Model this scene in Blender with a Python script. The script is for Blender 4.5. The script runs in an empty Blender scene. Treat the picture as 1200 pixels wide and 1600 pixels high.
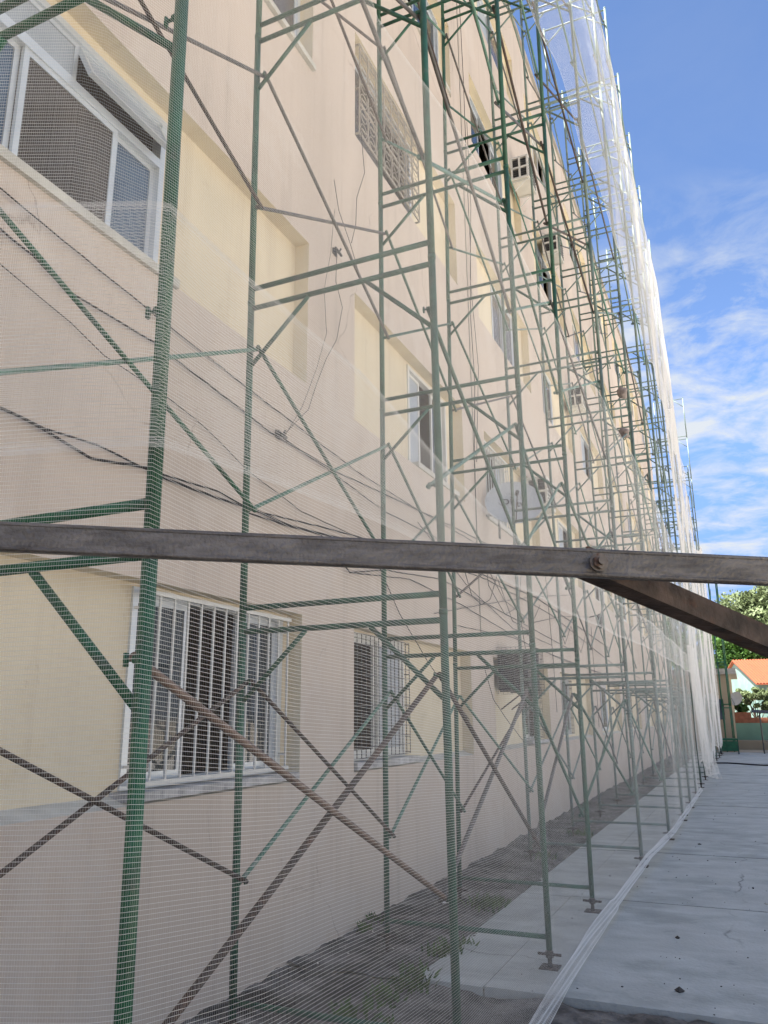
import bpy, math, random
import numpy as np
from mathutils import Vector, Matrix

random.seed(7)
rng = np.random.default_rng(11)
R = math.radians
SC = bpy.context.scene
COL = SC.collection

# ------------------------------------------------------------------ camera
cam_data = bpy.data.cameras.new("camera")
cam = bpy.data.objects.new("camera", cam_data)
COL.objects.link(cam)
cam_data.sensor_fit = 'HORIZONTAL'
cam_data.sensor_width = 36.0
cam_data.lens = 36.9
cam_data.clip_start = 0.05
cam_data.clip_end = 3000.0
CR = Matrix(((0.91225356, 0.10996306, 0.39459038),
             (0.40955029, -0.22633043, -0.88376643),
             (-0.00787385, 0.96782367, -0.25150614)))
cam.matrix_world = Matrix.Translation((0, 0, 1.55)) @ CR.to_4x4()
SC.camera = cam
SC.render.resolution_x, SC.render.resolution_y = 768, 1024

# ------------------------------------------------------------------ light
SUN_DIR = Vector((-0.33, -0.34, 0.88)).normalized()      # towards the sun
sun_el = math.asin(SUN_DIR.z)
sun_az = math.atan2(SUN_DIR.x, SUN_DIR.y)                # from +Y clockwise
SC.view_settings.view_transform = 'Standard'
SC.view_settings.look = 'None'
SC.view_settings.gamma = 1.0
SC.view_settings.exposure = 2.42
SC.view_settings.use_curve_mapping = False
SC.render.engine = 'CYCLES'
SC.cycles.max_bounces = 6
SC.cycles.transparent_max_bounces = 8

w = bpy.data.worlds.new("World")
SC.world = w
w.use_nodes = True
nt = w.node_tree
nt.nodes.clear()
def N(t, **kw):
    n = nt.nodes.new(t)
    for k, v in kw.items():
        setattr(n, k, v)
    return n
sky = N('ShaderNodeTexSky', sky_type='NISHITA', sun_disc=False)
sky.sun_elevation = sun_el
sky.sun_rotation = sun_az
sky.air_density = 0.6
sky.dust_density = 0.0
sky.ozone_density = 2.9
sky.altitude = 1500
bg = N('ShaderNodeBackground')
bg.inputs['Strength'].default_value = 0.080
out = N('ShaderNodeOutputWorld')
tc = N('ShaderNodeTexCoord')
sep = N('ShaderNodeSeparateXYZ')
nt.links.new(tc.outputs['Generated'], sep.inputs[0])
zc = N('ShaderNodeMath', operation='MAXIMUM'); zc.inputs[1].default_value = 0.34
nt.links.new(sep.outputs['Z'], zc.inputs[0])
sv = N('ShaderNodeCombineXYZ'); nt.links.new(sep.outputs['X'], sv.inputs[0]); nt.links.new(sep.outputs['Y'], sv.inputs[1]); nt.links.new(zc.outputs[0], sv.inputs[2])
svn = N('ShaderNodeVectorMath', operation='NORMALIZE'); nt.links.new(sv.outputs[0], svn.inputs[0]); nt.links.new(svn.outputs[0], sky.inputs['Vector'])
zz = N('ShaderNodeMath', operation='ADD'); zz.inputs[1].default_value = 0.22
nt.links.new(sep.outputs['Z'], zz.inputs[0])
dx = N('ShaderNodeMath', operation='DIVIDE'); dy = N('ShaderNodeMath', operation='DIVIDE')
nt.links.new(sep.outputs['X'], dx.inputs[0]); nt.links.new(zz.outputs[0], dx.inputs[1])
nt.links.new(sep.outputs['Y'], dy.inputs[0]); nt.links.new(zz.outputs[0], dy.inputs[1])
cmb = N('ShaderNodeCombineXYZ')
nt.links.new(dx.outputs[0], cmb.inputs[0]); nt.links.new(dy.outputs[0], cmb.inputs[1])
mp = N('ShaderNodeMapping'); mp.inputs['Rotation'].default_value = (0, 0, R(-28)); mp.inputs['Scale'].default_value = (2.3, 2.9, 1)
mp.inputs['Location'].default_value = (3.1, 1.7, 0)
nt.links.new(cmb.outputs[0], mp.inputs[0])
nz = N('ShaderNodeTexNoise'); nz.inputs['Scale'].default_value = 2.7; nz.inputs['Detail'].default_value = 9; nz.inputs['Roughness'].default_value = 0.62
nz.inputs['Distortion'].default_value = 0.35
nt.links.new(mp.outputs[0], nz.inputs['Vector'])
cr = N('ShaderNodeValToRGB')
cr.color_ramp.elements[0].position = 0.40; cr.color_ramp.elements[0].color = (0, 0, 0, 1)
cr.color_ramp.elements[1].position = 0.64; cr.color_ramp.elements[1].color = (1, 1, 1, 1)
nt.links.new(nz.outputs['Fac'], cr.inputs[0])
er = N('ShaderNodeMapRange'); er.inputs[1].default_value = 0.58; er.inputs[2].default_value = 0.43; er.inputs[3].default_value = 0.03; er.inputs[4].default_value = 0.95
nt.links.new(sep.outputs['Z'], er.inputs[0])
# unseen cloud bank added right of the block to whiten the facade's fill light
br_ = N('ShaderNodeMapRange'); br_.inputs[1].default_value = 0.30; br_.inputs[2].default_value = 0.60; br_.inputs[3].default_value = 0.0; br_.inputs[4].default_value = 0.9
nt.links.new(sep.outputs['X'], br_.inputs[0])
mu = N('ShaderNodeMath', operation='MULTIPLY')
nt.links.new(cr.outputs[0], mu.inputs[0]); nt.links.new(er.outputs[0], mu.inputs[1])
mx = N('ShaderNodeMixRGB'); mx.inputs[2].default_value = (1.9, 2.0, 2.1, 1)
ma = N('ShaderNodeMath', operation='MAXIMUM'); nt.links.new(mu.outputs[0], ma.inputs[0]); nt.links.new(br_.outputs[0], ma.inputs[1])
nt.links.new(ma.outputs[0], mx.inputs[0]); nt.links.new(sky.outputs[0], mx.inputs[1])
nt.links.new(mx.outputs[0], bg.inputs[0]); nt.links.new(bg.outputs[0], out.inputs[0])

sl = bpy.data.lights.new("sun", 'SUN')
sl.energy = 4.5; sl.angle = R(0.5); sl.color = (1.0, 0.955, 0.88)
so = bpy.data.objects.new("sun", sl)
COL.objects.link(so)
so.rotation_euler = SUN_DIR.to_track_quat('Z', 'Y').to_euler()
so.location = (-20, -20, 40)

# ------------------------------------------------------------------ materials
def mat(name, col, rough=0.8, metal=0.0, var=0.12, scale=4.0, bump=0.0, bscale=60.0, spots=None, spec=0.4, stretch=None, trans=0.0, streak=None, crack=None):
    """Principled material: base colour varied by object-space noise, optional second colour in patches, optional bump."""
    m = bpy.data.materials.new(name)
    m.use_nodes = True
    t = m.node_tree
    b = t.nodes['Principled BSDF']
    b.inputs['Roughness'].default_value = rough
    b.inputs['Metallic'].default_value = metal
    b.inputs['Specular IOR Level'].default_value = spec
    tc = t.nodes.new('ShaderNodeTexCoord')
    vec = tc.outputs['Object']
    if stretch:
        mp = t.nodes.new('ShaderNodeMapping'); mp.inputs['Scale'].default_value = stretch
        t.links.new(vec, mp.inputs[0]); vec = mp.outputs[0]
    n = t.nodes.new('ShaderNodeTexNoise'); n.inputs['Scale'].default_value = scale; n.inputs['Detail'].default_value = 6
    t.links.new(vec, n.inputs['Vector'])
    r = t.nodes.new('ShaderNodeMapRange'); r.inputs[1].default_value = 0.3; r.inputs[2].default_value = 0.7
    r.inputs[3].default_value = 1 - var; r.inputs[4].default_value = 1 + var
    t.links.new(n.outputs['Fac'], r.inputs[0])
    mm = t.nodes.new('ShaderNodeMixRGB'); mm.blend_type = 'MULTIPLY'; mm.inputs[0].default_value = 1
    mm.inputs[1].default_value = (*col, 1)
    t.links.new(r.outputs[0], mm.inputs[2])
    c = mm.outputs[0]
    if spots:
        scol, ssc, lo, hi = spots
        n2 = t.nodes.new('ShaderNodeTexNoise'); n2.inputs['Scale'].default_value = ssc; n2.inputs['Detail'].default_value = 8; n2.inputs['Roughness'].default_value = 0.7
        t.links.new(vec, n2.inputs['Vector'])
        rr = t.nodes.new('ShaderNodeMapRange'); rr.inputs[1].default_value = lo; rr.inputs[2].default_value = hi
        t.links.new(n2.outputs['Fac'], rr.inputs[0])
        m2 = t.nodes.new('ShaderNodeMixRGB'); m2.inputs[2].default_value = (*scol, 1)
        t.links.new(rr.outputs[0], m2.inputs[0]); t.links.new(c, m2.inputs[1])
        c = m2.outputs[0]
    def layer(fac, colr):
        nonlocal c
        m_ = t.nodes.new('ShaderNodeMixRGB'); m_.inputs[2].default_value = (*colr, 1)
        t.links.new(fac, m_.inputs[0]); t.links.new(c, m_.inputs[1]); c = m_.outputs[0]
    def noise(sc, scale_, lo, hi, top, seed=0.0, det=6):
        mp_ = t.nodes.new('ShaderNodeMapping'); mp_.inputs['Scale'].default_value = sc; mp_.inputs['Location'].default_value = (seed, seed*1.7, seed*.6)
        t.links.new(tc.outputs['Object'], mp_.inputs[0])
        n_ = t.nodes.new('ShaderNodeTexNoise'); n_.inputs['Scale'].default_value = scale_; n_.inputs['Detail'].default_value = det; n_.inputs['Roughness'].default_value = .65
        t.links.new(mp_.outputs[0], n_.inputs['Vector'])
        r_ = t.nodes.new('ShaderNodeMapRange'); r_.inputs[1].default_value = lo; r_.inputs[2].default_value = hi; r_.inputs[4].default_value = top
        t.links.new(n_.outputs['Fac'], r_.inputs[0]); return r_.outputs[0]
    if streak:
        layer(noise((1, 7, .28), 1.1, .52, .80, .55, 3.0), streak[0])
        layer(noise((1, 1, 1), .8, .55, .575, .45, 9.0, 9), streak[1])
        layer(noise((1, 1, 1), 6.5, .66, .78, .7, 5.0), streak[0])
    if crack:
        v_ = t.nodes.new('ShaderNodeTexVoronoi'); v_.feature = 'DISTANCE_TO_EDGE'; v_.inputs['Scale'].default_value = crack[1]
        w_ = t.nodes.new('ShaderNodeTexNoise'); w_.inputs['Scale'].default_value = 3.0; w_.inputs['Detail'].default_value = 8
        t.links.new(tc.outputs['Object'], w_.inputs['Vector'])
        a_ = t.nodes.new('ShaderNodeMixRGB'); a_.inputs[0].default_value = .22; t.links.new(tc.outputs['Object'], a_.inputs[1]); t.links.new(w_.outputs['Color'], a_.inputs[2])
        t.links.new(a_.outputs[0], v_.inputs['Vector'])
        r_ = t.nodes.new('ShaderNodeMapRange'); r_.inputs[1].default_value = .0; r_.inputs[2].default_value = crack[2]; r_.inputs[3].default_value = 1; r_.inputs[4].default_value = 0
        t.links.new(v_.outputs['Distance'], r_.inputs[0])
        k_ = t.nodes.new('ShaderNodeMath'); k_.operation = 'MULTIPLY'; t.links.new(r_.outputs[0], k_.inputs[0]); t.links.new(noise((1, 1, 1), .7, .5, .6, .8, 2.0), k_.inputs[1])
        layer(k_.outputs[0], crack[0])
    t.links.new(c, b.inputs['Base Color'])
    if bump:
        n3 = t.nodes.new('ShaderNodeTexNoise'); n3.inputs['Scale'].default_value = bscale; n3.inputs['Detail'].default_value = 5
        t.links.new(tc.outputs['Object'], n3.inputs['Vector'])
        bp = t.nodes.new('ShaderNodeBump'); bp.inputs['Strength'].default_value = bump; bp.inputs['Distance'].default_value = 0.01
        t.links.new(n3.outputs['Fac'], bp.inputs['Height']); t.links.new(bp.outputs[0], b.inputs['Normal'])
    if trans:
        tr = t.nodes.new('ShaderNodeBsdfTranslucent'); t.links.new(c, tr.inputs[0])
        ms = t.nodes.new('ShaderNodeMixShader'); ms.inputs[0].default_value = trans
        t.links.new(b.outputs[0], ms.inputs[1]); t.links.new(tr.outputs[0], ms.inputs[2])
        t.links.new(ms.outputs[0], t.nodes['Material Output'].inputs['Surface'])
    return m

M = {}
M['facade'] = mat('facade_stucco', (0.55, 0.475, 0.418), 0.9, var=0.07, scale=0.9, bump=0.25, bscale=90, spots=((0.45, 0.385, 0.345), 0.7, 0.52, 0.85), stretch=(1, 1, 0.35), streak=((0.37, 0.315, 0.275), (0.58, 0.52, 0.475)), crack=((0.25, 0.2, 0.17), .55, .0035))
M['cream'] = mat('cream_stucco', (0.66, 0.585, 0.445), 0.9, var=0.06, scale=1.4, bump=0.3, bscale=120, spots=((0.55, 0.475, 0.345), 2.0, 0.55, 0.8), streak=((0.47, 0.39, 0.29), (0.68, 0.62, 0.50)))
M['ledge'] = mat('cement_ledge', (0.52, 0.51, 0.47), 0.85, var=0.15, scale=6)
M['marble'] = mat('grey_marble', (0.42, 0.42, 0.43), 0.5, var=0.3, scale=9, spots=((0.2, 0.2, 0.22), 14, 0.5, 0.75))
M['alu'] = mat('aluminium', (0.62, 0.66, 0.70), 0.35, metal=0.5, var=0.05)
M['white'] = mat('white_paint', (0.62, 0.62, 0.60), 0.5, var=0.06, scale=12, spots=((0.35, 0.27, 0.2), 9, 0.66, 0.8))
M['glass'] = mat('window_glass', (0.03, 0.04, 0.05), 0.05, var=0.2, scale=1.2, spec=0.45)
M['glass_dim'] = mat('dusty_glass', (0.075, 0.066, 0.06), 0.15, var=0.25, scale=2.5, spec=0.4)
M['frost'] = mat('frosted_glass', (0.33, 0.37, 0.42), 0.35, var=0.1, scale=5, spec=0.6)
M['oldgrille'] = mat('old_grille_paint', (0.36, 0.32, 0.275), 0.6, var=0.2, scale=14)
M['skypane'] = mat('sky_reflection_glass', (0.085, 0.125, 0.19), 0.12, var=0.2, scale=2, spec=0.6)  # sky reflection painted into the pane's base colour
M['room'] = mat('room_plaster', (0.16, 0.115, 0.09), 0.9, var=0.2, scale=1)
M['curtain'] = mat('curtain_cloth', (0.34, 0.31, 0.27), 0.9, var=0.25, scale=5, stretch=(1, 6, .3))
M['roofslab'] = mat('roof_cement', (0.34, 0.32, 0.29), 0.9, var=0.2)
M['green_hazed'] = mat('hazed_green_paint', (0.14, 0.195, 0.172), 0.5, var=0.3, scale=7, spots=((0.16, 0.17, 0.16), 9, 0.55, 0.72))  # green of the far rows, with haze and glare painted into the colour
M['green_mid'] = mat('half_hazed_green_paint', (0.028, 0.098, 0.062), 0.48, var=0.35, scale=7, bump=0.08, bscale=50, spots=((0.10, 0.115, 0.10), 10, 0.55, 0.70))  # middle rows: same green, part of the haze put into the colour
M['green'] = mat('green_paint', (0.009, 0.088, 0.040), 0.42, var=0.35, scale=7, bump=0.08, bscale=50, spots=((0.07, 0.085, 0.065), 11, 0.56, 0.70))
M['green_pale'] = mat('worn_green_paint', (0.09, 0.19, 0.145), 0.5, var=0.25, scale=9, spots=((0.28, 0.29, 0.27), 14, 0.56, 0.7))
M['rust'] = mat('rusty_tube', (0.062, 0.047, 0.04), 0.65, var=0.35, scale=8, bump=0.12, bscale=70, spots=((0.12, 0.062, 0.04), 12, 0.55, 0.72))
M['brown'] = mat('brown_tube', (0.135, 0.088, 0.066), 0.5, var=0.3, scale=9, bump=0.1, spots=((0.07, 0.05, 0.04), 12, 0.55, 0.72))
M['greysteel'] = mat('grey_steel', (0.12, 0.115, 0.11), 0.5, metal=0.3, var=0.3, scale=10, spots=((0.10, 0.065, 0.05), 10, 0.55, 0.75))
M['beam'] = mat('weathered_steel', (0.135, 0.126, 0.12), 0.42, metal=0.35, var=0.35, scale=45, bump=0.4, bscale=150, spots=((0.05, 0.043, 0.04), 24, 0.50, 0.74), spec=0.5, stretch=(.35, .35, 1.6))
M['beamrust'] = mat('rusted_steel', (0.075, 0.053, 0.043), 0.7, metal=0.1, var=0.6, scale=22, bump=0.35, bscale=80, spots=((0.15, 0.055, 0.022), 13, 0.52, 0.75))
M['zinc'] = mat('zinc_bolt', (0.16, 0.14, 0.125), 0.4, metal=0.7, var=0.25, scale=60, spots=((0.10, 0.05, 0.035), 90, 0.5, 0.65))
M['net'] = mat('white_net_thread', (0.84, 0.84, 0.83), 0.6, var=0.03, trans=0.5)
M['hem'] = mat('net_hem', (0.40, 0.42, 0.44), 0.8, var=0.25, scale=12, stretch=(60, 1.2, 60), trans=0.3)
M['joint'] = mat('joint_dirt', (0.06, 0.055, 0.05), 0.95, var=0.3)
M['concrete'] = mat('pavement_concrete', (0.43, 0.45, 0.435), 0.85, var=0.2, scale=3.4, bump=0.6, bscale=38, spots=((0.31, 0.325, 0.315), 2.0, 0.46, 0.70), stretch=(0.75, 1.3, 1), streak=((0.27, 0.28, 0.27), (0.47, 0.48, 0.46)), crack=((0.15, 0.15, 0.145), .35, .004))
M['concrete_bounce'] = mat('bounce_concrete', (0.58, 0.555, 0.52), 0.85, var=0.15, scale=1.2)  # unseen side slabs, made paler to bounce light onto the facade
M['soil'] = mat('dusty_soil', (0.175, 0.162, 0.15), 0.95, var=0.4, scale=9, bump=1.0, bscale=55, spots=((0.048, 0.044, 0.038), 2.2, 0.44, 0.60))
M['dirt'] = mat('yard_dirt', (0.40, 0.34, 0.26), 0.95, var=0.3, scale=0.6, bump=0.6, bscale=8, spots=((0.13, 0.12, 0.09), 0.35, 0.5, 0.7))
M['cable'] = mat('black_cable', (0.018, 0.017, 0.018), 0.6, var=0.2)
M['acwhite'] = mat('aged_white_plastic', (0.62, 0.60, 0.55), 0.5, var=0.1, scale=6, spots=((0.4, 0.33, 0.25), 5, 0.6, 0.8))
M['dark'] = mat('dark_metal', (0.03, 0.032, 0.036), 0.6, var=0.3, scale=20)
M['louvre'] = mat('grey_louvre', (0.085, 0.085, 0.09), 0.6, var=0.25, scale=18)
M['dish'] = mat('grey_dish', (0.47, 0.50, 0.53), 0.5, var=0.06, scale=4, spots=((0.27, 0.27, 0.27), 6, 0.55, 0.75))
M['letter'] = mat('dark_lettering', (0.05, 0.05, 0.06), 0.6, var=0.05)
M['weed'] = mat('weed_leaf', (0.075, 0.13, 0.035), 0.7, var=0.5, scale=12, trans=0.3)
M['leaf_pale'] = mat('eucalyptus_leaf', (0.145, 0.185, 0.085), 0.6, var=0.55, scale=0.8, trans=0.3)
M['leaf'] = mat('green_leaf', (0.055, 0.125, 0.022), 0.55, var=0.55, scale=0.9, trans=0.35)
M['bark'] = mat('bark', (0.12, 0.09, 0.07), 0.9, var=0.3, scale=4)
M['tile'] = mat('orange_roof_tile', (0.26, 0.058, 0.02), 0.8, var=0.3, scale=5, spots=((0.12, 0.035, 0.018), 5, 0.5, 0.62))
M['mint'] = mat('mint_plaster', (0.16, 0.26, 0.235), 0.85, var=0.08, scale=1, spots=((0.22, 0.29, 0.26), 1, 0.5, 0.7))
M['mintwall'] = mat('mint_wall', (0.17, 0.29, 0.21), 0.85, var=0.12, scale=1.5)
M['brick'] = mat('terracotta_brick', (0.26, 0.10, 0.055), 0.85, var=0.25, scale=6)
M['beige'] = mat('beige_plaster', (0.31, 0.255, 0.18), 0.85, var=0.1, scale=1)
M['tarp'] = mat('dark_awning', (0.03, 0.035, 0.035), 0.8, var=0.2)
M['bundle'] = mat('faded_red_cloth', (0.27, 0.225, 0.205), 0.9, var=0.3, scale=14, bump=0.5, bscale=30)
M['paper'] = mat('paper_scrap', (0.7, 0.7, 0.68), 0.8, var=0.05)

# ------------------------------------------------------------------ mesh helpers
class MB:
    def __init__(s):
        s.v, s.f, s.m = [], [], []
    def quad(s, a, b, c, d, mi=0):
        i = len(s.v); s.v += [tuple(a), tuple(b), tuple(c), tuple(d)]; s.f.append((i, i+1, i+2, i+3)); s.m.append(mi)
    def tri(s, a, b, c, mi=0):
        i = len(s.v); s.v += [tuple(a), tuple(b), tuple(c)]; s.f.append((i, i+1, i+2)); s.m.append(mi)
    def box(s, x0, x1, y0, y1, z0, z1, mi=0):
        i = len(s.v)
        s.v += [(x0,y0,z0),(x1,y0,z0),(x1,y1,z0),(x0,y1,z0),(x0,y0,z1),(x1,y0,z1),(x1,y1,z1),(x0,y1,z1)]
        for q in ((0,3,2,1),(4,5,6,7),(0,1,5,4),(1,2,6,5),(2,3,7,6),(3,0,4,7)):
            s.f.append(tuple(i+k for k in q)); s.m.append(mi)
    def obox(s, a, b, up, w, h, mi=0):
        """box from a to b; h along 'up' (made square to the axis), w along the third direction"""
        a, b = Vector(a), Vector(b); d = (b-a).normalized()
        u = Vector(up); u = (u - d*u.dot(d)).normalized(); sd = d.cross(u)
        i = len(s.v)
        for p in (a, b):
            for (q, r) in ((-1,-1),(1,-1),(1,1),(-1,1)):
                s.v.append(tuple(p + sd*(q*w/2) + u*(r*h/2)))
        for q in ((0,1,2,3),(7,6,5,4),(0,4,5,1),(1,5,6,2),(2,6,7,3),(3,7,4,0)):
            s.f.append(tuple(i+k for k in q)); s.m.append(mi)
    def tube(s, pts, r, n=10, mi=0, cap=True):
        pts = [Vector(p) for p in pts]
        i0 = len(s.v); last = None
        for k, p in enumerate(pts):
            d = (pts[min(k+1, len(pts)-1)] - pts[max(k-1, 0)]).normalized()
            if last is None:
                ref = Vector((0,0,1)) if abs(d.z) < 0.9 else Vector((1,0,0))
                u = (ref - d*ref.dot(d)).normalized()
            else:
                u = (last - d*last.dot(d)).normalized()
            last = u; w_ = d.cross(u)
            rr = r[k] if isinstance(r, (list, tuple)) else r
            for j in range(n):
                a = 2*math.pi*j/n
                s.v.append(tuple(p + (u*math.cos(a) + w_*math.sin(a))*rr))
        for k in range(len(pts)-1):
            for j in range(n):
                a = i0+k*n+j; b = i0+k*n+(j+1) % n
                s.f.append((a, b, b+n, a+n)); s.m.append(mi)
        if cap:
            s.f.append(tuple(i0+j for j in reversed(range(n)))); s.m.append(mi)
            e = i0+(len(pts)-1)*n
            s.f.append(tuple(e+j for j in range(n))); s.m.append(mi)
    def mesh(s, name, mats, smooth=False):
        me = bpy.data.meshes.new(name)
        me.from_pydata(s.v, [], s.f)
        for m in (mats if isinstance(mats, (list, tuple)) else [mats]):
            me.materials.append(m)
        me.polygons.foreach_set('material_index', s.m)
        if smooth:
            me.polygons.foreach_set('use_smooth', [len(f) == 4 for f in s.f])
        me.update()
        return me
    def build(s, name, mats, parent=None, smooth=False, loc=None):
        o = bpy.data.objects.new(name, s.mesh(name, mats, smooth))
        COL.objects.link(o)
        if parent is not None: o.parent = parent
        if loc is not None: o.location = loc
        return o

def link(name, me, parent=None, loc=None):
    o = bpy.data.objects.new(name, me); COL.objects.link(o)
    if parent is not None: o.parent = parent
    if loc is not None: o.location = loc
    return o
def empty(name, loc=(0, 0, 0), parent=None):
    o = bpy.data.objects.new(name, None); COL.objects.link(o); o.location = loc
    o.empty_display_size = 0.2
    if parent is not None: o.parent = parent
    return o
def tag(o, label=None, cat=None, group=None, kind=None):
    if label: o['label'] = label
    if cat: o['category'] = cat
    if group: o['group'] = group
    if kind: o['kind'] = kind
    return o
def np_mesh(name, V, F, m):
    me = bpy.data.meshes.new(name)
    V = np.ascontiguousarray(V, dtype=np.float32).reshape(-1, 3); F = np.ascontiguousarray(F, dtype=np.int32).reshape(-1, 4)
    me.vertices.add(len(V)); me.vertices.foreach_set('co', V.ravel())
    me.loops.add(F.size); me.loops.foreach_set('vertex_index', F.ravel())
    me.polygons.add(len(F)); me.polygons.foreach_set('loop_start', np.arange(0, F.size, 4, dtype=np.int32))
    me.materials.append(m)
    me.update(calc_edges=True)
    return me

# ------------------------------------------------------------------ ground
g = MB(); g.quad((-400, -200, -0.11), (400, -200, -0.11), (400, 900, -0.11), (-400, 900, -0.11))
tag(g.build('ground', M['dirt']), kind='structure')

def lumpy(name, x0, x1, y0, y1, step, z, amp, m, slope=None):
    xs = np.arange(x0, x1+1e-6, step); ys = np.arange(y0, y1+1e-6, step)
    X, Y = np.meshgrid(xs, ys)
    Z = np.full_like(X, z)
    for k in range(26):
        fx, fy, ph = rng.normal(0, 5+k*0.8), rng.normal(0, 5+k*0.8), rng.uniform(0, 6.3)
        Z += amp/(2.2+k*0.25)*np.sin(fx*X+fy*Y+ph)
    Z += rng.normal(0, amp*0.18, Z.shape)
    if slope is not None: Z += slope(X, Y)
    V = np.stack([X, Y, Z], -1).reshape(-1, 3)
    nx = len(xs); i = np.arange(len(ys)-1)[:, None]*nx+np.arange(nx-1)[None]
    F = np.stack([i, i+1, i+nx+1, i+nx], -1).reshape(-1, 4)
    o = link(name, np_mesh(name, V, F, m))
    return o
tag(lumpy('soil_strip', -3.0, -1.72, 4.98, 34.5, 0.025, -0.012, 0.012, M['soil'], lambda X, Y: -.10*np.clip(X+2.16+.05*np.sin(Y*1.3)+.04*np.sin(Y*3.7+1), 0, 1)), kind='structure')
tag(lumpy('dirt_yard', -3.0, 3.4, -1.0, 4.98, 0.025, -0.030, 0.011, M['soil']), kind='structure')

pv = MB()
ys = [4.98, 7.60, 10.24, 12.95, 15.6, 18.2, 20.9, 23.5, 26.2, 28.9, 31.5, 34.2, 37.0]
xs = [(-2.04, -1.615), (-1.605, 2.4), (2.41, 6.4), (6.41, 10.4), (10.41, 14.4)]
for j in range(len(ys)-1):
    for (a, b) in xs:
        dz = random.uniform(-0.004, 0.004); tl = random.uniform(-0.004, 0.004)
        y0, y1 = ys[j]+0.014, ys[j+1]-0.014
        i = len(pv.v)
        pv.v += [(a,y0,-.12),(b,y0,-.12),(b,y1,-.12),(a,y1,-.12),(a,y0,dz),(b,y0,dz+tl),(b,y1,dz+tl),(a,y1,dz)]
        for q in ((4,5,6,7),(0,1,5,4),(1,2,6,5),(2,3,7,6),(3,0,4,7)):
            pv.f.append(tuple(i+k for k in q)); pv.m.append(1 if a > 2.4 else 0)
tag(pv.build('pavement', [M['concrete'], M['concrete_bounce']]), kind='structure')
pj = MB(); pj.quad((-2.03, 4.995, -.022), (14.4, 4.995, -.022), (14.4, 36.9, -.022), (-2.03, 36.9, -.022)); tag(pj.build('pavement_joints', M['joint']), kind='structure')

# ------------------------------------------------------------------ apartment building
XF, XR = -2.95, -3.08          # facade face, back of the recessed panels
Y0, Y1, ROOF = -14.0, 38.3, 15.65
bld = tag(empty('apartment_building', (-3, 10, 0)), 'five storey apartment block with beige stucco front and cream recessed window bays', 'building')
bld.matrix_world = Matrix.Identity(4)
FL = [(1.115, 2.29), (4.14, 5.42), (7.17, 8.44), (10.19, 11.48), (13.2, 14.5)]
BAY = [(5.97+4.08*k, 9.10+4.08*k) for k in range(-3, 8)]
BAY[2] = (1.89, 5.10)
fz = [-0.3]
for a, b in FL: fz += [a, b]
fz.append(ROOF)
fy = [Y0]
for a, b in BAY: fy += [a, b]
fy.append(Y1)
fa = MB()
for j in range(len(fz)-1):
    if j % 2 == 0:
        for i in range(len(fy)-1): fa.quad((XF, fy[i], fz[j]), (XF, fy[i+1], fz[j]), (XF, fy[i+1], fz[j+1]), (XF, fy[i], fz[j+1]))
    else:
        for i in range(0, len(fy)-1, 2): fa.quad((XF, fy[i], fz[j]), (XF, fy[i+1], fz[j]), (XF, fy[i+1], fz[j+1]), (XF, fy[i], fz[j+1]))
XB = -13.0
fa.quad((XF, Y1, -0.3), (XB, Y1, -0.3), (XB, Y1, ROOF), (XF, Y1, ROOF))
fa.quad((XB, Y0, -0.3), (XF, Y0, -0.3), (XF, Y0, ROOF), (XB, Y0, ROOF))
fa.quad((XB, Y1, -0.3), (XB, Y0, -0.3), (XB, Y0, ROOF), (XB, Y1, ROOF))
fa.build('outer_wall', M['facade'], bld)
rf = MB(); rf.box(XB-0.05, XF+0.05, Y0-0.05, Y1+0.05, ROOF+0.002, ROOF+0.12); rf.build('roof', M['roofslab'], bld)
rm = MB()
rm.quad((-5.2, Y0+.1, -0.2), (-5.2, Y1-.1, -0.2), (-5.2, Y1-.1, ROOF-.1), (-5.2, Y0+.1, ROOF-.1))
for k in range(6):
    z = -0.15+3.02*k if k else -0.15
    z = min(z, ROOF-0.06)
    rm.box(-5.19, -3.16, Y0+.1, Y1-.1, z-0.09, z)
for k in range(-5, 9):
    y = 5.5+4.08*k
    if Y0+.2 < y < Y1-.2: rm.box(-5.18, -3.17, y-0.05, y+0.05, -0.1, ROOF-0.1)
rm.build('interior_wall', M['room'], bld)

def recess(bi, fi, holes):
    """cream panel set back in the facade, with openings (y0,y1,z0,z1)"""
    a, b = BAY[bi]; z0, z1 = FL[fi]
    m = MB()
    yy = sorted({a, b, *[h[0] for h in holes], *[h[1] for h in holes]}); zs = sorted({z0, z1, *[h[2] for h in holes], *[h[3] for h in holes]})
    for i in range(len(yy)-1):
        for j in range(len(zs)-1):
            cy, cz = (yy[i]+yy[i+1])/2, (zs[j]+zs[j+1])/2
            if any(h[0] < cy < h[1] and h[2] < cz < h[3] for h in holes): continue
            m.quad((XR, yy[i], zs[j]), (XR, yy[i+1], zs[j]), (XR, yy[i+1], zs[j+1]), (XR, yy[i], zs[j+1]))
    m.quad((XF, a, z1), (XF, b, z1), (XR, b, z1), (XR, a, z1))
    m.quad((XF, a, z0), (XF, a, z1), (XR, a, z1), (XR, a, z0))
    m.quad((XR, b, z0), (XR, b, z1), (XF, b, z1), (XF, b, z0))
    for (p, q, r, s) in holes:
        x2 = XR-0.09
        m.quad((XR, p, r), (XR, p, s), (x2, p, s), (x2, p, r)); m.quad((x2, q, r), (x2, q, s), (XR, q, s), (XR, q, r))
        m.quad((XR, p, s), (XR, q, s), (x2, q, s), (x2, p, s)); m.quad((x2, p, r), (x2, q, r), (XR, q, r), (XR, p, r))
    o = m.build('recessed_panel', M['cream'], bld)
    l = MB(); l.quad((XF, a, z0), (XF, b, z0), (XR, b, z0+0.045), (XR, a, z0+0.045))
    l.build('sloped_ledge', M['ledge'], o)
    return o

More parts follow.
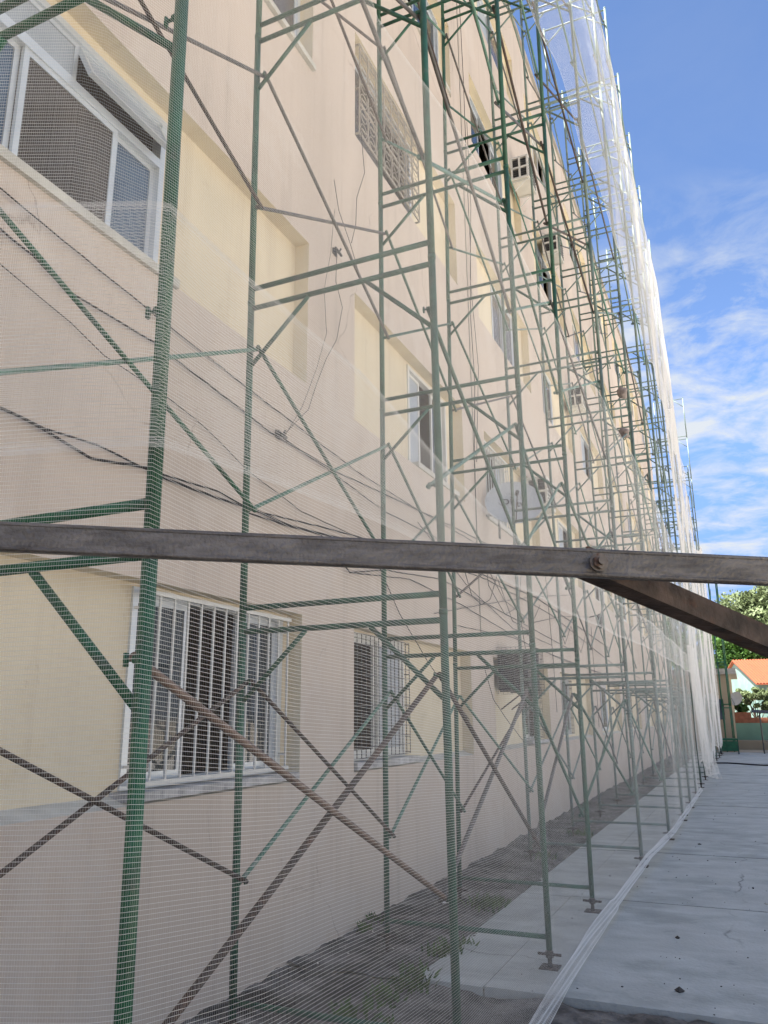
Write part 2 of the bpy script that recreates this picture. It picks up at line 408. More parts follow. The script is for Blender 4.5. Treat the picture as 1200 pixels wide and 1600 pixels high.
def window(y0, y1, z0, z1, panes, transom=None, fm='alu', sill=None, tilt=False, bars=None, curtain=False):
    """one window: aluminium or white frame, sashes (fraction, state), optional transom, grille and sill"""
    x1, x0 = XR+0.015, XR-0.055
    f = MB(); t = 0.045
    f.box(x0, x1, y0, y0+t, z0, z1); f.box(x0, x1, y1-t, y1, z0, z1)
    f.box(x0, x1, y0+t, y1-t, z0, z0+t); f.box(x0, x1, y0+t, y1-t, z1-t, z1)
    ztop = z1-t
    if transom:
        f.box(x0, x1, y0+t, y1-t, transom-0.03, transom+0.03); ztop = transom-0.03
    fo = f.build('window', M[fm], bld)
    W = y1-y0-2*t
    if transom:
        nT = 2
        for k in range(nT):
            a = y0+t+W*k/nT; b = y0+t+W*(k+1)/nT
            if k:
                pass
            tw = 0.028; p = MB()
            zb, zt = transom+0.03, z1-t
            ang = R(27) if (tilt and k == nT-1) else 0.0
            def P(dx_, y, z):
                h = z-zt
                return (XR-0.02+dx_*math.cos(ang)-h*math.sin(ang), y, zt+h*math.cos(ang)+dx_*math.sin(ang))
            def pb(m_, ya, yb, za, zb2, xa, xb):
                i = len(m_.v)
                m_.v += [P(xa,ya,za),P(xb,ya,za),P(xb,yb,za),P(xa,yb,za),P(xa,ya,zb2),P(xb,ya,zb2),P(xb,yb,zb2),P(xa,yb,zb2)]
                for q in ((0,3,2,1),(4,5,6,7),(0,1,5,4),(1,2,6,5),(2,3,7,6),(3,0,4,7)):
                    m_.f.append(tuple(i+q2 for q2 in q)); m_.m.append(0)
            pb(p, a, a+tw, zb, zt, -.015, .015); pb(p, b-tw, b, zb, zt, -.015, .015)
            pb(p, a+tw, b-tw, zb, zb+tw, -.015, .015); pb(p, a+tw, b-tw, zt-tw, zt, -.015, .015)
            so_ = p.build('transom_sash', M[fm], fo)
            gp = MB(); pb(gp, a+tw, b-tw, zb+tw, zt-tw, -.004, .004); gp.build('pane', M['frost'], fo)
    pos = y0+t
    for k, (fr, st) in enumerate(panes):
        a, b = pos, pos+W*fr; pos = b
        if st == 'open': continue
        dxs = 0.012 if k % 2 else -0.018
        tw = 0.035; p = MB(); xc = XR-0.02+dxs
        zb, zt = z0+t, ztop
        p.box(xc-.012, xc+.012, a, a+tw, zb, zt); p.box(xc-.012, xc+.012, b-tw, b, zb, zt)
        p.box(xc-.012, xc+.012, a+tw, b-tw, zb, zb+tw); p.box(xc-.012, xc+.012, a+tw, b-tw, zt-tw, zt)
        p.build('sash', M[fm], fo)
        if st == 'ajar': continue
        q = MB(); q.box(xc-.003, xc+.003, a+tw, b-tw, zb+tw, zt-tw)
        q.build('pane', M[{'glass': 'glass', 'dim': 'glass_dim', 'frost': 'frost', 'blue': 'skypane'}[st]], fo)
    if curtain:
        c = MB()
        yy = np.arange(y0+0.1, y1-0.1, 0.03)
        for k in range(len(yy)-1):
            xa = XR-0.3+0.02*math.sin(yy[k]*38); xb2 = XR-0.3+0.02*math.sin(yy[k+1]*38)
            if (yy[k]-y0) % 0.75 < 0.3:
                c.quad((xa, yy[k], z0-.1), (xb2, yy[k+1], z0-.1), (xb2, yy[k+1], ztop+.2), (xa, yy[k], ztop+.2))
        if c.f: c.build('curtain', M['curtain'], fo)
    if sill:
        s_ = MB(); s_.box(XR-0.05, XF+sill[0], y0-0.06, y1+0.05, z0-sill[1], z0-0.004); s_.build('sill', M[sill[2]], fo)
    if bars == 'vertical':
        x = XR+0.075; bm = MB(); n = max(4, int((y1-y0)/0.125))
        for k in range(n+1):
            y = y0+0.03+(y1-y0-0.06)*k/n; bm.box(x-.006, x+.006, y-.006, y+.006, z0+.03, z1-.03)
        for z in (z0+0.03, z1-0.03): bm.box(x-.012, x+.012, y0, y1, z-.012, z+.012)
        for y in (y0+.02, y1-.02):
            for z in (z0+.12, z1-.12): bm.box(XR-.01, x-.012, y-.008, y+.008, z-.008, z+.008)
        bm.build('grille', M['white'], fo)
    elif bars == 'grid':
        x = XR+0.07; bm = MB(); st = 0.085
        n = int((y1-y0)/st)
        for k in range(n+1):
            y = y0+(y1-y0)*k/n; bm.box(x-.003, x+.003, y-.003, y+.003, z0+.02, z1-.02)
        n = int((z1-z0)/st)
        for k in range(n+1):
            z = z0+.02+(z1-z0-.04)*k/n; bm.box(x-.0027, x+.0027, y0, y1, z-.003, z+.003)
        for y in (y0, y1):
            for k in range(8):
                z = z0+.03+(z1-z0-.06)*k/7; bm.box(XR, x, y-.004, y+.004, z-.004, z+.004)
        bm.build('grille', M['greysteel'], fo)
    elif bars == 'scroll':
        x = XF-0.012; bm = MB(); st = 0.16
        for (ya, yb) in ((y0, y1),):
            for z in (z0, z0+(z1-z0)*.33, z0+(z1-z0)*.67, z1): bm.box(x-.007, x+.007, ya, yb, z-.008, z+.008)
            n = int((yb-ya)/0.2)
            for k in range(n+1):
                y = ya+(yb-ya)*k/n; bm.box(x-.006, x+.006, y-.006, y+.006, z0, z1)
            for k in range(n):
                for j in range(6):
                    yc = ya+(yb-ya)*(k+.5)/n; zc = z0+(z1-z0)*(j+.5)/6; r = 0.075
                    bm.tube([(x, yc+r*math.cos(t_), zc+r*math.sin(t_)) for t_ in np.linspace(0, 2*math.pi, 13)], .0045, 4, cap=False)
                    bm.box(x-.006, x+.006, yc-.05, yc+.05, zc-.006, zc+.006)
        for y in (y0, y1):
            for z in (z0, (z0+z1)/2, z1): bm.box(XR, x-.01, y-.008, y+.008, z-.008, z+.008)
        bm.build('grille', M['oldgrille'], fo)
    return fo

# (bay index, floor index): windows. Bay index 2 is the bay nearest the camera.
WIN = {}
def addw(bi, fi, *a, **k): WIN.setdefault((bi, fi), []).append((a, k))
addw(2, 0, 3.42, 5.02, 1.18, 2.27, [(.33, 'glass'), (.34, 'open'), (.33, 'glass')], sill=(0.02, 0.05, 'marble'), bars='vertical')
addw(2, 1, 1.93, 3.42, 4.18, 5.34, [(.25, 'blue'), (.49, 'dim'), (.26, 'blue')], transom=5.0, tilt=True, sill=(0.03, 0.06, 'ledge'), curtain=True)
addw(2, 2, 3.3, 5.06, 7.24, 8.4, [(.55, 'open'), (.45, 'dim')], sill=(0.035, 0.06, 'ledge'))
addw(2, 3, 2.6, 4.4, 10.25, 11.4, [(.5, 'glass'), (.5, 'dim')], sill=(0.03, 0.06, 'ledge'))
addw(3, 0, 6.06, 7.32, 1.19, 2.27, [(.52, 'ajar'), (.48, 'frost')], fm='white', sill=(0.02, 0.06, 'marble'), bars='grid')
addw(3, 1, 7.55, 8.8, 4.2, 5.38, [(.34, 'frost'), (.33, 'open'), (.33, 'glass')], fm='white', sill=(0.02, 0.06, 'ledge'))
addw(3, 2, 6.1, 7.75, 7.3, 8.4, [(.5, 'dim'), (.5, 'open')], bars='scroll')
addw(3, 3, 7.4, 8.95, 10.24, 11.44, [(.35, 'open'), (.35, 'glass'), (.3, 'glass')], sill=(0.03, 0.06, 'ledge'))
addw(4, 0, 11.9, 12.9, 1.19, 2.0, [(.5, 'glass'), (.5, 'open')], fm='white', bars='grid', sill=(0.02, 0.05, 'marble'))
addw(4, 1, 10.12, 11.5, 4.2, 5.35, [(.22, 'frost'), (.5, 'open'), (.28, 'frost')], fm='white', bars='vertical', sill=(0.03, 0.06, 'ledge'))
addw(4, 2, 11.2, 12.5, 7.25, 8.4, [(.5, 'dim'), (.5, 'dim')])
addw(4, 3, 10.4, 12.3, 10.25, 11.44, [(.3, 'glass'), (.4, 'open'), (.3, 'glass')])
addw(5, 0, 14.2, 15.4, 1.2, 2.2, [(.5, 'open'), (.5, 'dim')], bars='grid')
addw(5, 1, 15.4, 16.7, 4.22, 5.35, [(.5, 'frost'), (.5, 'open')], fm='white')
addw(5, 2, 14.2, 15.6, 7.25, 8.4, [(.5, 'glass'), (.5, 'glass')])
addw(5, 3, 15.0, 16.4, 10.25, 11.4, [(.5, 'glass'), (.5, 'open')])
for bi in range(3, 11):
    a, b = BAY[bi]
    for fi in range(5):
        if (bi, fi) in WIN: continue
        o_ = 0.25+0.9*((bi*3+fi*2) % 3)/2
        addw(bi, fi, a+o_, a+o_+1.4, FL[fi][0]+0.08, FL[fi][1]-0.04, [(.5, ('glass', 'open', 'frost')[(bi+fi) % 3]), (.5, ('dim', 'glass', 'open')[(bi*2+fi) % 3])], fm=('alu', 'white')[(bi+fi) % 2], bars=(None, 'grid', 'vertical')[(bi+fi) % 3] if fi == 0 else None)
for bi in range(len(BAY)):
    for fi in range(5):
        ws = WIN.get((bi, fi), [])
        recess(bi, fi, [a[:4] for a, k in ws])
        for a, k in ws: window(*a, **k)
# thin vertical joint of the facade between two bays
jm = MB(); jm.box(XF+.002, XF+.010, 9.53, 9.545, 2.5, ROOF-.02); jm.build('expansion_joint', M['roofslab'], bld)

# ------------------------------------------------------------------ scaffolding
def rowT(y):
    return 1.905 if y < 2 else 1.965 if y < 4 else 1.94 if y < 8 else 1.915 if y < 12 else 1.885 if y < 20 else 1.845
LEAN = {1.557: -.0135, 3.72: -.0185, 5.495: -.003, 7.10: .033}
near_rows = [(1.557, -2.50, -1.325), (3.72, -2.51, -1.325), (5.495, -2.455, -1.325), (7.10, -2.475, -1.335), (9.29, -2.39, -1.20),
             (11.33, -2.32, -1.10), (13.38, -2.30, -1.08), (15.2, -2.30, -1.085), (17.2, -2.31, -1.10), (19.35, -2.32, -1.12)]
far_rows = [(21.5, -2.33, -1.13), (23.6, -2.34, -1.14), (25.7, -2.35, -1.15), (27.9, -2.36, -1.16), (30.1, -2.36, -1.16), (32.3, -2.34, -1.14), (34.4, -2.32, -1.12)]
LIFTS = {23.6: 6, 25.7: 5, 27.9: 4, 30.1: 5, 32.3: 6}      # rows that do not reach the roof
NT = 8
FOOT = 0.10
def wobble(p):
    return p + Vector((random.uniform(-.004, .004), random.uniform(-.004, .004), 0))

def row_meshes(T, Wd, gm):
    h = Wd/2
    fs = []
    for z in (.076, T-.055):
        f = MB(); f.tube([(-h+.018, 0, z), (h-.018, 0, z)], .0155, 10); fs.append(f)
    pins = []
    for s in (1, -1):
        q = MB(); q.tube([(0, 0, .003), (0, 0, T-.003)], .0200, 14); q.tube([(0, 0, T-.028), (0, 0, T-.001)], .0224, 12)
        for z in (0.64, 1.64):
            z = z*T/1.965
            q.tube([(s*.012, 0, z), (s*.062, 0, z)], .0055, 6); q.box(min(s*.052, s*.060), max(s*.052, s*.060), -.006, .006, z-.017, z+.017)
            q.tube([(s*.019, 0, z), (s*.029, 0, z)], .012, 8)
        pins.append(q)
    cs = []
    for s in (1, -1):
        q = MB(); q.tube([(s*(h-.015), 0, T-.43), (s*(h-.40), 0, T-.068)], .0130, 9); cs.append(q)
    return dict(rail=[f.mesh('rail', gm, True) for f in fs], post=[q.mesh('post', gm, True) for q in pins], brace=[q.mesh('corner_brace', gm, True) for q in cs])

def brace_mesh(p, q, mats):
    """one folding pair of crossed tubes between two posts: p=(x,y,zlow,zhigh), q the same"""
    m = MB()
    sx = 0.011
    for k, (z1, z2) in enumerate(((p[2], q[3]), (p[3], q[2]))):
        a = Vector((p[0]+(sx if k else -sx), p[1], z1)); b = Vector((q[0]+(sx if k else -sx), q[1], z2))
        d = (b-a).normalized()
        m.tube([a-d*.02, a+d*.05, b-d*.05, b+d*.02], .0122, 9, mi=k)
    return m

BR = ['rust', 'green', 'greysteel', 'green_pale', 'green', 'rust', 'green']
BC = {(0,0,0): ('rust','rust'), (0,0,1): ('rust','brown'), (0,1,0): ('green_pale','green'), (0,2,0): ('greysteel','rust'), (0,2,1): ('greysteel','greysteel'), (1,0,0): ('green_pale','rust'),
      (1,0,1): ('greysteel','rust'), (1,1,0): ('green_pale','green'), (1,1,1): ('green_pale','green'), (1,2,0): ('greysteel','greysteel'), (1,2,1): ('green_pale','greysteel'), (2,0,0): ('green_pale','green'), (2,0,1): ('greysteel','green'),
      (2,1,1): ('green_pale','green'), (2,2,1): ('green_pale','green')}
def scaffold(name, label, rows, skip=(), bc={}):
    root = tag(empty(name, (-1.9, rows[0][0], 0)), label, 'scaffold')
    inv = root.location.copy()
    braces = []
    for ri, (y, xi, xo) in enumerate(rows):
        T = rowT(y); Wd = xo-xi
        gm = M['green' if y < 2 else 'green_mid' if y < 9 else 'green_hazed']; rmsh = row_meshes(T, Wd, gm)
        for k in range(LIFTS.get(y, NT)):
            ln = LEAN.get(y, 0.0); base = Vector(((xi+xo)/2, y+ln*(FOOT+T*k), FOOT+T*k))
            f = empty('frame', base-inv, root)
            f.rotation_euler = (-ln+random.uniform(-.0015, .0015), random.uniform(-.0012, .0012), random.uniform(-.006, .006))
            for me in rmsh['rail']: link('rail', me, f)
            for s, j in ((-1, 0), (1, 1)):
                link('post', rmsh['post'][j], f, (s*Wd/2, 0, 0))
                link('corner_brace', rmsh['brace'][0 if s > 0 else 1], f)
        for x in (xi, xo):
            b = MB(); gz = 0.0 if x > -2.05 else -0.04
            if y < 5: gz = -0.065
            b.box(-.06, .06, -.06, .06, gz, gz+.008); b.tube([(0, 0, gz+.006), (0, 0, FOOT-.002)], .014, 8)
            b.tube([(-.075, 0, FOOT-.022), (.075, 0, FOOT-.022)], .009, 6); b.tube([(0, 0, FOOT-.04), (0, 0, FOOT-.004)], .026, 8)
            b.build('base_jack', M['rust'], root, loc=Vector((x, y, 0))-inv)
        if ri+1 < len(rows):
            y2, xi2, xo2 = rows[ri+1]; T2 = rowT(y2)
            for k in range(min(LIFTS.get(y, NT), LIFTS.get(y2, NT))):
                for side in (0, 1):
                    if (ri, k, side) in skip: continue
                    xa, xb = (xi+.045, xi2+.045) if side == 0 else (xo-.045, xo2-.045)
                    pa = [FOOT+T*k+z*T/1.965 for z in (.64, 1.64)]; qa = [FOOT+T2*k+z*T2/1.965 for z in (.64, 1.64)]
                    l1, l2 = LEAN.get(y, 0), LEAN.get(y2, 0)
                    braces.append(((xa, y+l1*pa[0], *pa), (xb, y2+l2*qa[0], *qa), bc.get((ri, k, side)) or (('green_hazed', ('greysteel', 'green_hazed', 'green_pale')[(ri+k+side) % 3])) if y > 8.5 else bc.get((ri, k, side)) or (BR[(ri*3+3+k*2+side) % 7], BR[(ri*2+k*5+side*3+4) % 7])))
    # the hundred nearest pairs are parts, the rest one mass
    cc = Vector((0, 0, 1.55))
    braces.sort(key=lambda b: (Vector(b[0][:3])+Vector(b[1][:3])).lerp(Vector((0, 0, 3.1)), 0).length)
    rest = MB(); rm_ = [M['greysteel'], M['green_hazed']]
    for n_, (p, q, ms) in enumerate(braces):
        p = (p[0]-inv.x, p[1]-inv.y, p[2]-inv.z, p[3]-inv.z); q = (q[0]-inv.x, q[1]-inv.y, q[2]-inv.z, q[3]-inv.z)
        m = brace_mesh(p, q, ms)
        if n_ < 100:
            ms = ['green_mid' if a_ == 'green' and (p[2]+inv.z > 3.9 or p[1]+inv.y > 3) else a_ for a_ in ms]
            m.build('cross_brace', [M[ms[0]], M[ms[1]]], root, True)
        else:
            i = len(rest.v); rest.v += m.v; rest.f += [tuple(i+a for a in f) for f in m.f]; rest.m += m.m
    if rest.f:
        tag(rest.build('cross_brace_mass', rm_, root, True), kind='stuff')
    return root
# skip: (row, tier, side) without braces
scaffold('facade_scaffold', 'tall green tube scaffold standing close along the beige block, behind white netting', near_rows, skip={(0, 1, 1)}, bc=BC)
scaffold('facade_scaffold', 'distant end section of the green scaffold, rising bare above the netting', far_rows)

# ------------------------------------------------------------------ netting: real threads
S0 = 1.455                       # the net turns round the end post here and runs back to the wall
def wrap(s, z, xf):
    return xf(np.maximum(s, S0), z)+np.minimum(s-S0, 0)*.915, np.where(s < S0, S0+(s-S0)*.40, s)
def net_panel(name, label, y0, y1, zlo, zhi, xf, near=8.0, dens=1.0, hw=1.0, vw=1.0):
    """woven net: horizontal and vertical threads as ribbons following a surface x=xf(y,z) between the edges zlo(y), zhi(y)"""
    V, F = [], []
    nv = 0
    def add(P, Q):
        nonlocal nv
        n_, s = P.shape[:2]
        V.append(np.stack([P, Q], 2).reshape(-1, 3))
        i = (np.arange(n_)[:, None]*s+np.arange(s-1)[None])*2+nv
        F.append(np.stack([i, i+1, i+3, i+2], -1).reshape(-1, 4)); nv += n_*s*2
    hmax = max(float(np.max(zhi(np.linspace(y0, y1, 50))-zlo(np.linspace(y0, y1, 50)))), .2)
    # horizontal threads
    for (a, b, pitch, wd, ds) in ((y0, min(y1, near), 0.0108, .00090*hw, .06), (max(y0, near), y1, .016, .0011*hw, .16)):
        if b <= a: continue
        yv = np.linspace(a, b, max(3, int((b-a)/ds))); nt_ = int(hmax/pitch*dens)
        lo, hi = zlo(yv), zhi(yv)
        t = (np.arange(nt_)+rng.uniform(-.08, .08, nt_))/nt_
        Z = lo[None]+(hi-lo)[None]*t[:, None]
        sel = np.array([.0, .003, .006, .009, .013, .018, .024])
        Z = np.concatenate([Z, hi[None]-sel[:, None], lo[None]+sel[:, None]])
        Yg = np.broadcast_to(yv[None], Z.shape)
        Z = Z+.006*np.sin(Yg*2.3+Z*1.7)+.004*np.sin(Yg*5.1+Z*3.3)
        X, Yg = wrap(Yg, Z, xf)
        P = np.stack([X, Yg, Z-wd/2], -1); Q = np.stack([X, Yg, Z+wd/2], -1)
        add(P, Q)
    # vertical threads
    for (a, b, pitch, wd, tx, dz) in ((y0, min(y1, 5.0), .0058, .00032, .3, .10), (max(y0, 5.0), min(y1, 10.0), .008, .00020*vw, .6, .12), (max(y0, 10.0), min(y1, 18.0), .012, .00040*vw, .6, .16), (max(y0, 18.0), y1, .02, .0009*vw, .6, .2)):
        if b <= a: continue
        yv = np.arange(a, b, pitch/dens); yv = yv+rng.uniform(-.0008, .0008, len(yv))
        s = max(3, int(hmax/dz)); t = np.linspace(0, 1, s)
        lo, hi = zlo(yv), zhi(yv)
        Z = lo[:, None]+(hi-lo)[:, None]*t[None]; Yg = np.broadcast_to(yv[:, None], Z.shape)
        X, Yg = wrap(Yg, Z, xf); c = math.sqrt(1-tx*tx)
        P = np.stack([X-tx*wd/2, Yg-c*wd/2, Z], -1); Q = np.stack([X+tx*wd/2, Yg+c*wd/2, Z], -1)
        add(P, Q)
    o = link(name, np_mesh(name, np.concatenate(V), np.concatenate(F), M['net']))
    tag(o, label, 'netting')
    return o
XN = lambda y: np.interp(y, [1.4, 1.6, 1.9, 2.4, 3.2, 4, 5, 6, 9, 11, 20, 35], [-1.292, -1.25, -1.185, -1.145, -1.135, -1.15, -1.18, -1.18, -1.10, -1.03, -1.04, -1.10])
def fold(a, f1, f2):
    return lambda y, z: XN(y)+a*(np.sin(y*f1+z*.7)+.6*np.sin(y*f2-z*1.3+1.2))
low = net_panel('scaffold_net', 'lowest strip of white netting, hanging from the second lift down to the pavement', -0.34, 17.7,
          lambda y: np.interp(y, [-1, 5, 9, 17.7], [.02, .03, .16, .10]),
          lambda y: np.interp(y, [-1, 1.0, 1.47, 1.63, 1.77, 2.0, 2.36, 2.8, 3.27, 3.9, 5.5, 8, 18], [2.87, 2.895, 2.91, 2.87, 2.832, 2.79, 2.765, 2.705, 2.64, 2.59, 2.62, 2.7, 2.75]), fold(.010, 1.7, 3.9), hw=1.12)
net_panel('scaffold_net', 'second strip of white netting, its lower edge overlapping the lowest strip', -0.34, 20.0,
          lambda y: np.interp(y, [-1, 1.5, 6, 20], [2.10, 2.2, 2.3, 2.4]),
          lambda y: np.interp(y, [-1, 1.2, 1.6, 2.5, 3.6, 5, 8, 20], [6.1, 5.9, 5.0, 4.45, 4.70, 4.9, 4.9, 4.9]), lambda y, z: fold(.012, 1.3, 3.1)(y, z)+.018)
net_panel('scaffold_net', 'topmost strip of white netting, sunlit and bulging below the post tops', 3.5, 24.0,
          lambda y: 8.15+.25*np.sin(y*1.5)**2, lambda y: np.interp(y, [3, 21.5, 24], [13.05, 13.05, 10.8])+.10*np.sin(y*1.6), lambda y, z: fold(.014, .9, 2.3)(y, z)+.02, hw=1.5, vw=1.6)
net_panel('scaffold_net', 'loose folded netting draped over the far end of the scaffold', 18.0, 34.6,
          lambda y: .35+.25*np.sin(y*1.1)**2, lambda y: np.interp(y, [18, 21.5, 24, 26, 28, 31, 35], [8.3, 9.6, 8.8, 7.6, 6.9, 7.4, 8.4]), lambda y, z: fold(.035, 1.6, 4.1)(y, z)+.05, hw=2.2, vw=2.0)
def gathered(y0, y1, z0, z1, label, x0, a):
    yv0 = y0
    return net_panel('scaffold_net', label, y0, y1, lambda y: z0+.05*np.sin(y*9)**2, lambda y: z1+0*y,
                     lambda y, z: x0+a*np.sin(y*17+z*.6)+.4*a*np.sin(y*41-z)+.30*np.clip(1-(z-z0)/2.2, 0, 1)**2*(.6+.4*np.sin(y*5)), near=0.0, dens=1.5, hw=2.5, vw=3.0)
gathered(17.75, 19.0, .28, 2.95, 'torn corner of white netting hanging in gathers clear of the pavement', -.98, .05)
# hem rope of the lowest strip
hm = MB(); yv = np.linspace(S0, 17.7, 120)
for k in range(22):
    t_ = k/21; w_ = .0012+.0008*(k in (0, 20, 21)); prev = None
    for y in yv:
        x = float(XN(y)); z = float(np.interp(y, [-1, 5, 9, 17.7], [.0, .005, .13, .08]))
        wd_ = .085 if y < 7 else .06
        px_ = x+wd_*.62*(1-t_)+.003*math.sin(y*3.3+k*.4); pz_ = z+.006+wd_*.75*t_+.003*math.sin(y*5+k)
        cur = ((px_+w_*.7, y, pz_-w_*.7), (px_-w_*.7, y, pz_+w_*.7))
        if prev: hm.quad(prev[0], cur[0], cur[1], prev[1])
        prev = cur
ho = hm.build('net_hem', M['net'], low)

# ------------------------------------------------------------------ steel trestle in front
tr = tag(empty('steel_trestle', (0.35, 1.45, -0.07)), 'rusty steel beam with bolted diagonal strut crossing in front of the netting', 'trestle')
tl = tr.location.copy()
A = Vector((-0.944, 0.774, 1.803)); B = Vector((0.050, 1.299, 1.757)); d = (B-A).normalized()
Ae, Be = A-d*.50, B+d*.34
side = d.cross(Vector((0, 0, 1))).normalized()          # points to the camera side
if side.y > 0: side = -side
b = MB()
b.obox(Ae-tl, Be-tl, (0, 0, 1), .006, .038)
n_ = Vector((0, 0, 1)); n_ = (n_-d*n_.dot(d)).normalized()
off = -side*.013 - n_*.0165
b.obox(Ae+off-tl, Be+off-tl, n_, .020, .0052)
off = -side*.013 + n_*.0165
b.obox(Ae+off-tl, Be+off-tl, n_, .020, .0052)
b.tube([Ae-tl+n_*.0175+side*.0005, Be-tl+n_*.0175+side*.0005], .0038, 10); b.tube([Ae-tl-n_*.0175+side*.0005, Be-tl-n_*.0175+side*.0005], .0038, 10)
beam = b.build('beam', M['beam'], tr)
P0 = Vector((-0.1918, 1.1991, 1.7672)); P1 = Vector((0.0431, 1.4903, 1.669)); dd = (P1-P0).normalized(); P0 = P0+Vector((0, 0, .0095)); P1 = P1+Vector((0, 0, .0045)); P0e = P0-dd*.012; P1e = P1+dd*.27
b = MB(); sd = dd.cross(Vector((0, 0, 1))).normalized(); sd = sd if sd.y < 0 else -sd
u2 = sd.cross(dd).normalized(); u2 = u2 if u2.z > 0 else -u2
b.obox(P0e-tl, P1e-tl, u2, .006, .037); o2 = -sd*.022-u2*.016; b.obox(P0e+o2-tl, P1e+o2-tl, u2, .038, .005)
b.build('diagonal_strut', M['beamrust'], tr)
bc = Vector((-.178, 1.168, 1.766)); b = MB()
b.tube([bc+side*.002-tl, bc+side*.006-tl], .0135, 18); b.tube([bc+side*.006-tl, bc+side*.014-tl], .0105, 6); b.tube([bc+side*.012-tl, bc+side*.022-tl], .0058, 12); b.tube([bc-side*.05-tl, bc+side*.004-tl], .0058, 10)
b.build('bolt', M['zinc'], tr)
for P in (Be-d*.03, Ae+d*.03):
    b = MB(); q = P-side*.030; b.obox(Vector((q.x, q.y, -.07))-tl, Vector((q.x, q.y, P.z+.04))-tl, (0, 1, 0), .045, .045); b.box(q.x-.08-tl.x, q.x+.08-tl.x, q.y-.08-tl.y, q.y+.08-tl.y, -.07-tl.z, -.062-tl.z)
    b.build('upright', M['beam'], tr)

# ------------------------------------------------------------------ cables on the facade
def cable(pts, r, label, sag=.0, x=-2.925, stray=.006):
    m = MB(); P = []
    for k, (y, z) in enumerate(pts):
        P.append(Vector((x+random.uniform(-.004, .012), y, z)))
    Q = []
    for k in range(len(P)-1):
        n = max(2, int((P[k+1]-P[k]).length/.12))
        n = min(n, 14)
        for j in range(n):
            t = j/n; p = P[k].lerp(P[k+1], t); p.z -= sag*4*t*(1-t); p.z += random.uniform(-stray, stray)*.5; p.y += random.uniform(-stray, stray)*.3
            Q.append(p)
    Q.append(P[-1])
    m.tube(Q, r, 5)
    o = m.build('cable', M['cable'], None, True)
    return tag(o, label, 'cable', 'cables strung along the facade')
cable([(1.2,2.93),(2.13,2.91),(2.32,2.91),(2.54,2.89),(2.88,2.84),(3.32,2.91),(3.46,2.89),(3.97,2.9),(4.33,2.92),(4.83,2.91),(6.01,3.01),(8.13,3.27),(12.67,3.39),(19.78,3.12)], .0075, 'thickest black cable of the bundle sagging below the second floor')
cable([(1.2,2.95),(2.13,2.92),(2.58,2.9),(2.91,2.92),(3.32,2.9),(3.97,2.94),(4.35,2.91),(5.02,2.98),(6.56,3.11),(8.33,3.16)], .0055, 'black cable twisted around the thickest one of the bundle')
cable([(1.3,3.98),(2.18,3.95),(2.7,3.9),(3.3,3.84),(4.24,3.77),(5.09,3.7),(6.01,3.64),(7.21,3.64),(9.88,3.67)], .0042, 'thin black cable running just under the large sliding window')
cable([(1.3,3.9),(2.4,3.73),(2.61,3.65),(3.28,3.67),(3.92,3.6),(4.54,3.54),(5.53,3.53),(8.16,3.68),(12.35,3.87)], .0055, 'black cable below the thin one under the large window')
cable([(1.3,3.7),(2.23,3.58),(2.67,3.5),(2.9,3.42),(3.44,3.38),(3.8,3.32),(4.28,3.17),(5.02,3.06),(6.01,3.05)], .0030, 'very thin dark wire slanting down to join the cable bundle')
cable([(4.67,3.55),(5.53,3.5),(6.56,3.42),(8.35,3.46)], .0045, 'black cable starting at the wall clamp between the bays')
cable([(4.26,2.88),(4.75,2.9),(5.32,2.94),(5.83,2.72),(6.55,2.86),(8.11,3.01),(10.68,2.91),(15.65,2.72)], .0055, 'black cable dipping to the lower wall bracket, then rising')
cable([(5.83,2.72),(7.17,2.87),(8.74,2.81),(12.06,2.57),(20.41,2.39)], .005, 'black cable leaving the lower wall bracket and running low into the distance')
cable([(8.12,3.19),(9.82,3.27),(13.56,3.23),(20.6,2.74),(25.75,2.62)], .006, 'long black cable crossing the far bays above the ground floor windows')
cable([(5.48,6.3),(5.58,6.04),(5.8,5.84),(6.01,5.65)], .003, 'short loose wire hooked beside a rust stain on the pier')
cable([(6.04,7.3),(6.13,6.83),(5.95,6.42),(5.93,6.12),(5.84,5.86)], .0035, 'loose wire dangling below the scrollwork window grille')
cable([(5.55,5.59),(5.52,5.28),(5.68,5.11),(5.56,4.74),(5.39,4.49),(5.23,4.19),(5.08,3.91),(4.73,3.58)], .0028, 'wavy thin wire dropping down the pier to the wall clamp')
cable([(5.5,6.0),(5.42,5.5),(5.33,5.1),(5.36,4.7),(5.2,4.3),(5.0,3.9),(4.75,3.57)], .0022, 'hair thin straight wire beside the wavy one on the pier')
cable([(9.6,12.4),(9.65,10.95),(9.62,9.23),(9.66,8.08),(9.56,6.88),(9.65,5.99),(9.5,4.96),(9.43,3.5)], .005, 'dark wire hanging down the full height of the second pier')
cable([(9.75,10.29),(9.77,8.82),(9.62,7.56),(9.75,6.8),(9.85,6.28),(9.55,4.8)], .004, 'wavy dark wire looping beside the long hanging wire on the second pier')
cable([(8.83,3.3),(9.12,2.97),(9.5,2.90),(9.93,3.02),(10.39,3.49)], .005, 'black wire sagging in a deep loop above the caged cooler')
cable([(9.6,2.1),(9.9,1.75),(10.46,1.5),(11.21,1.22),(11.9,1.15)], .0045, 'wire curving down the cream panel under the caged cooler')
cable([(6.2,3.05),(6.9,2.5),(7.6,2.1),(8.3,1.75),(8.9,1.5)], .004, 'slack wire dropping across the cream panel past the grid window')
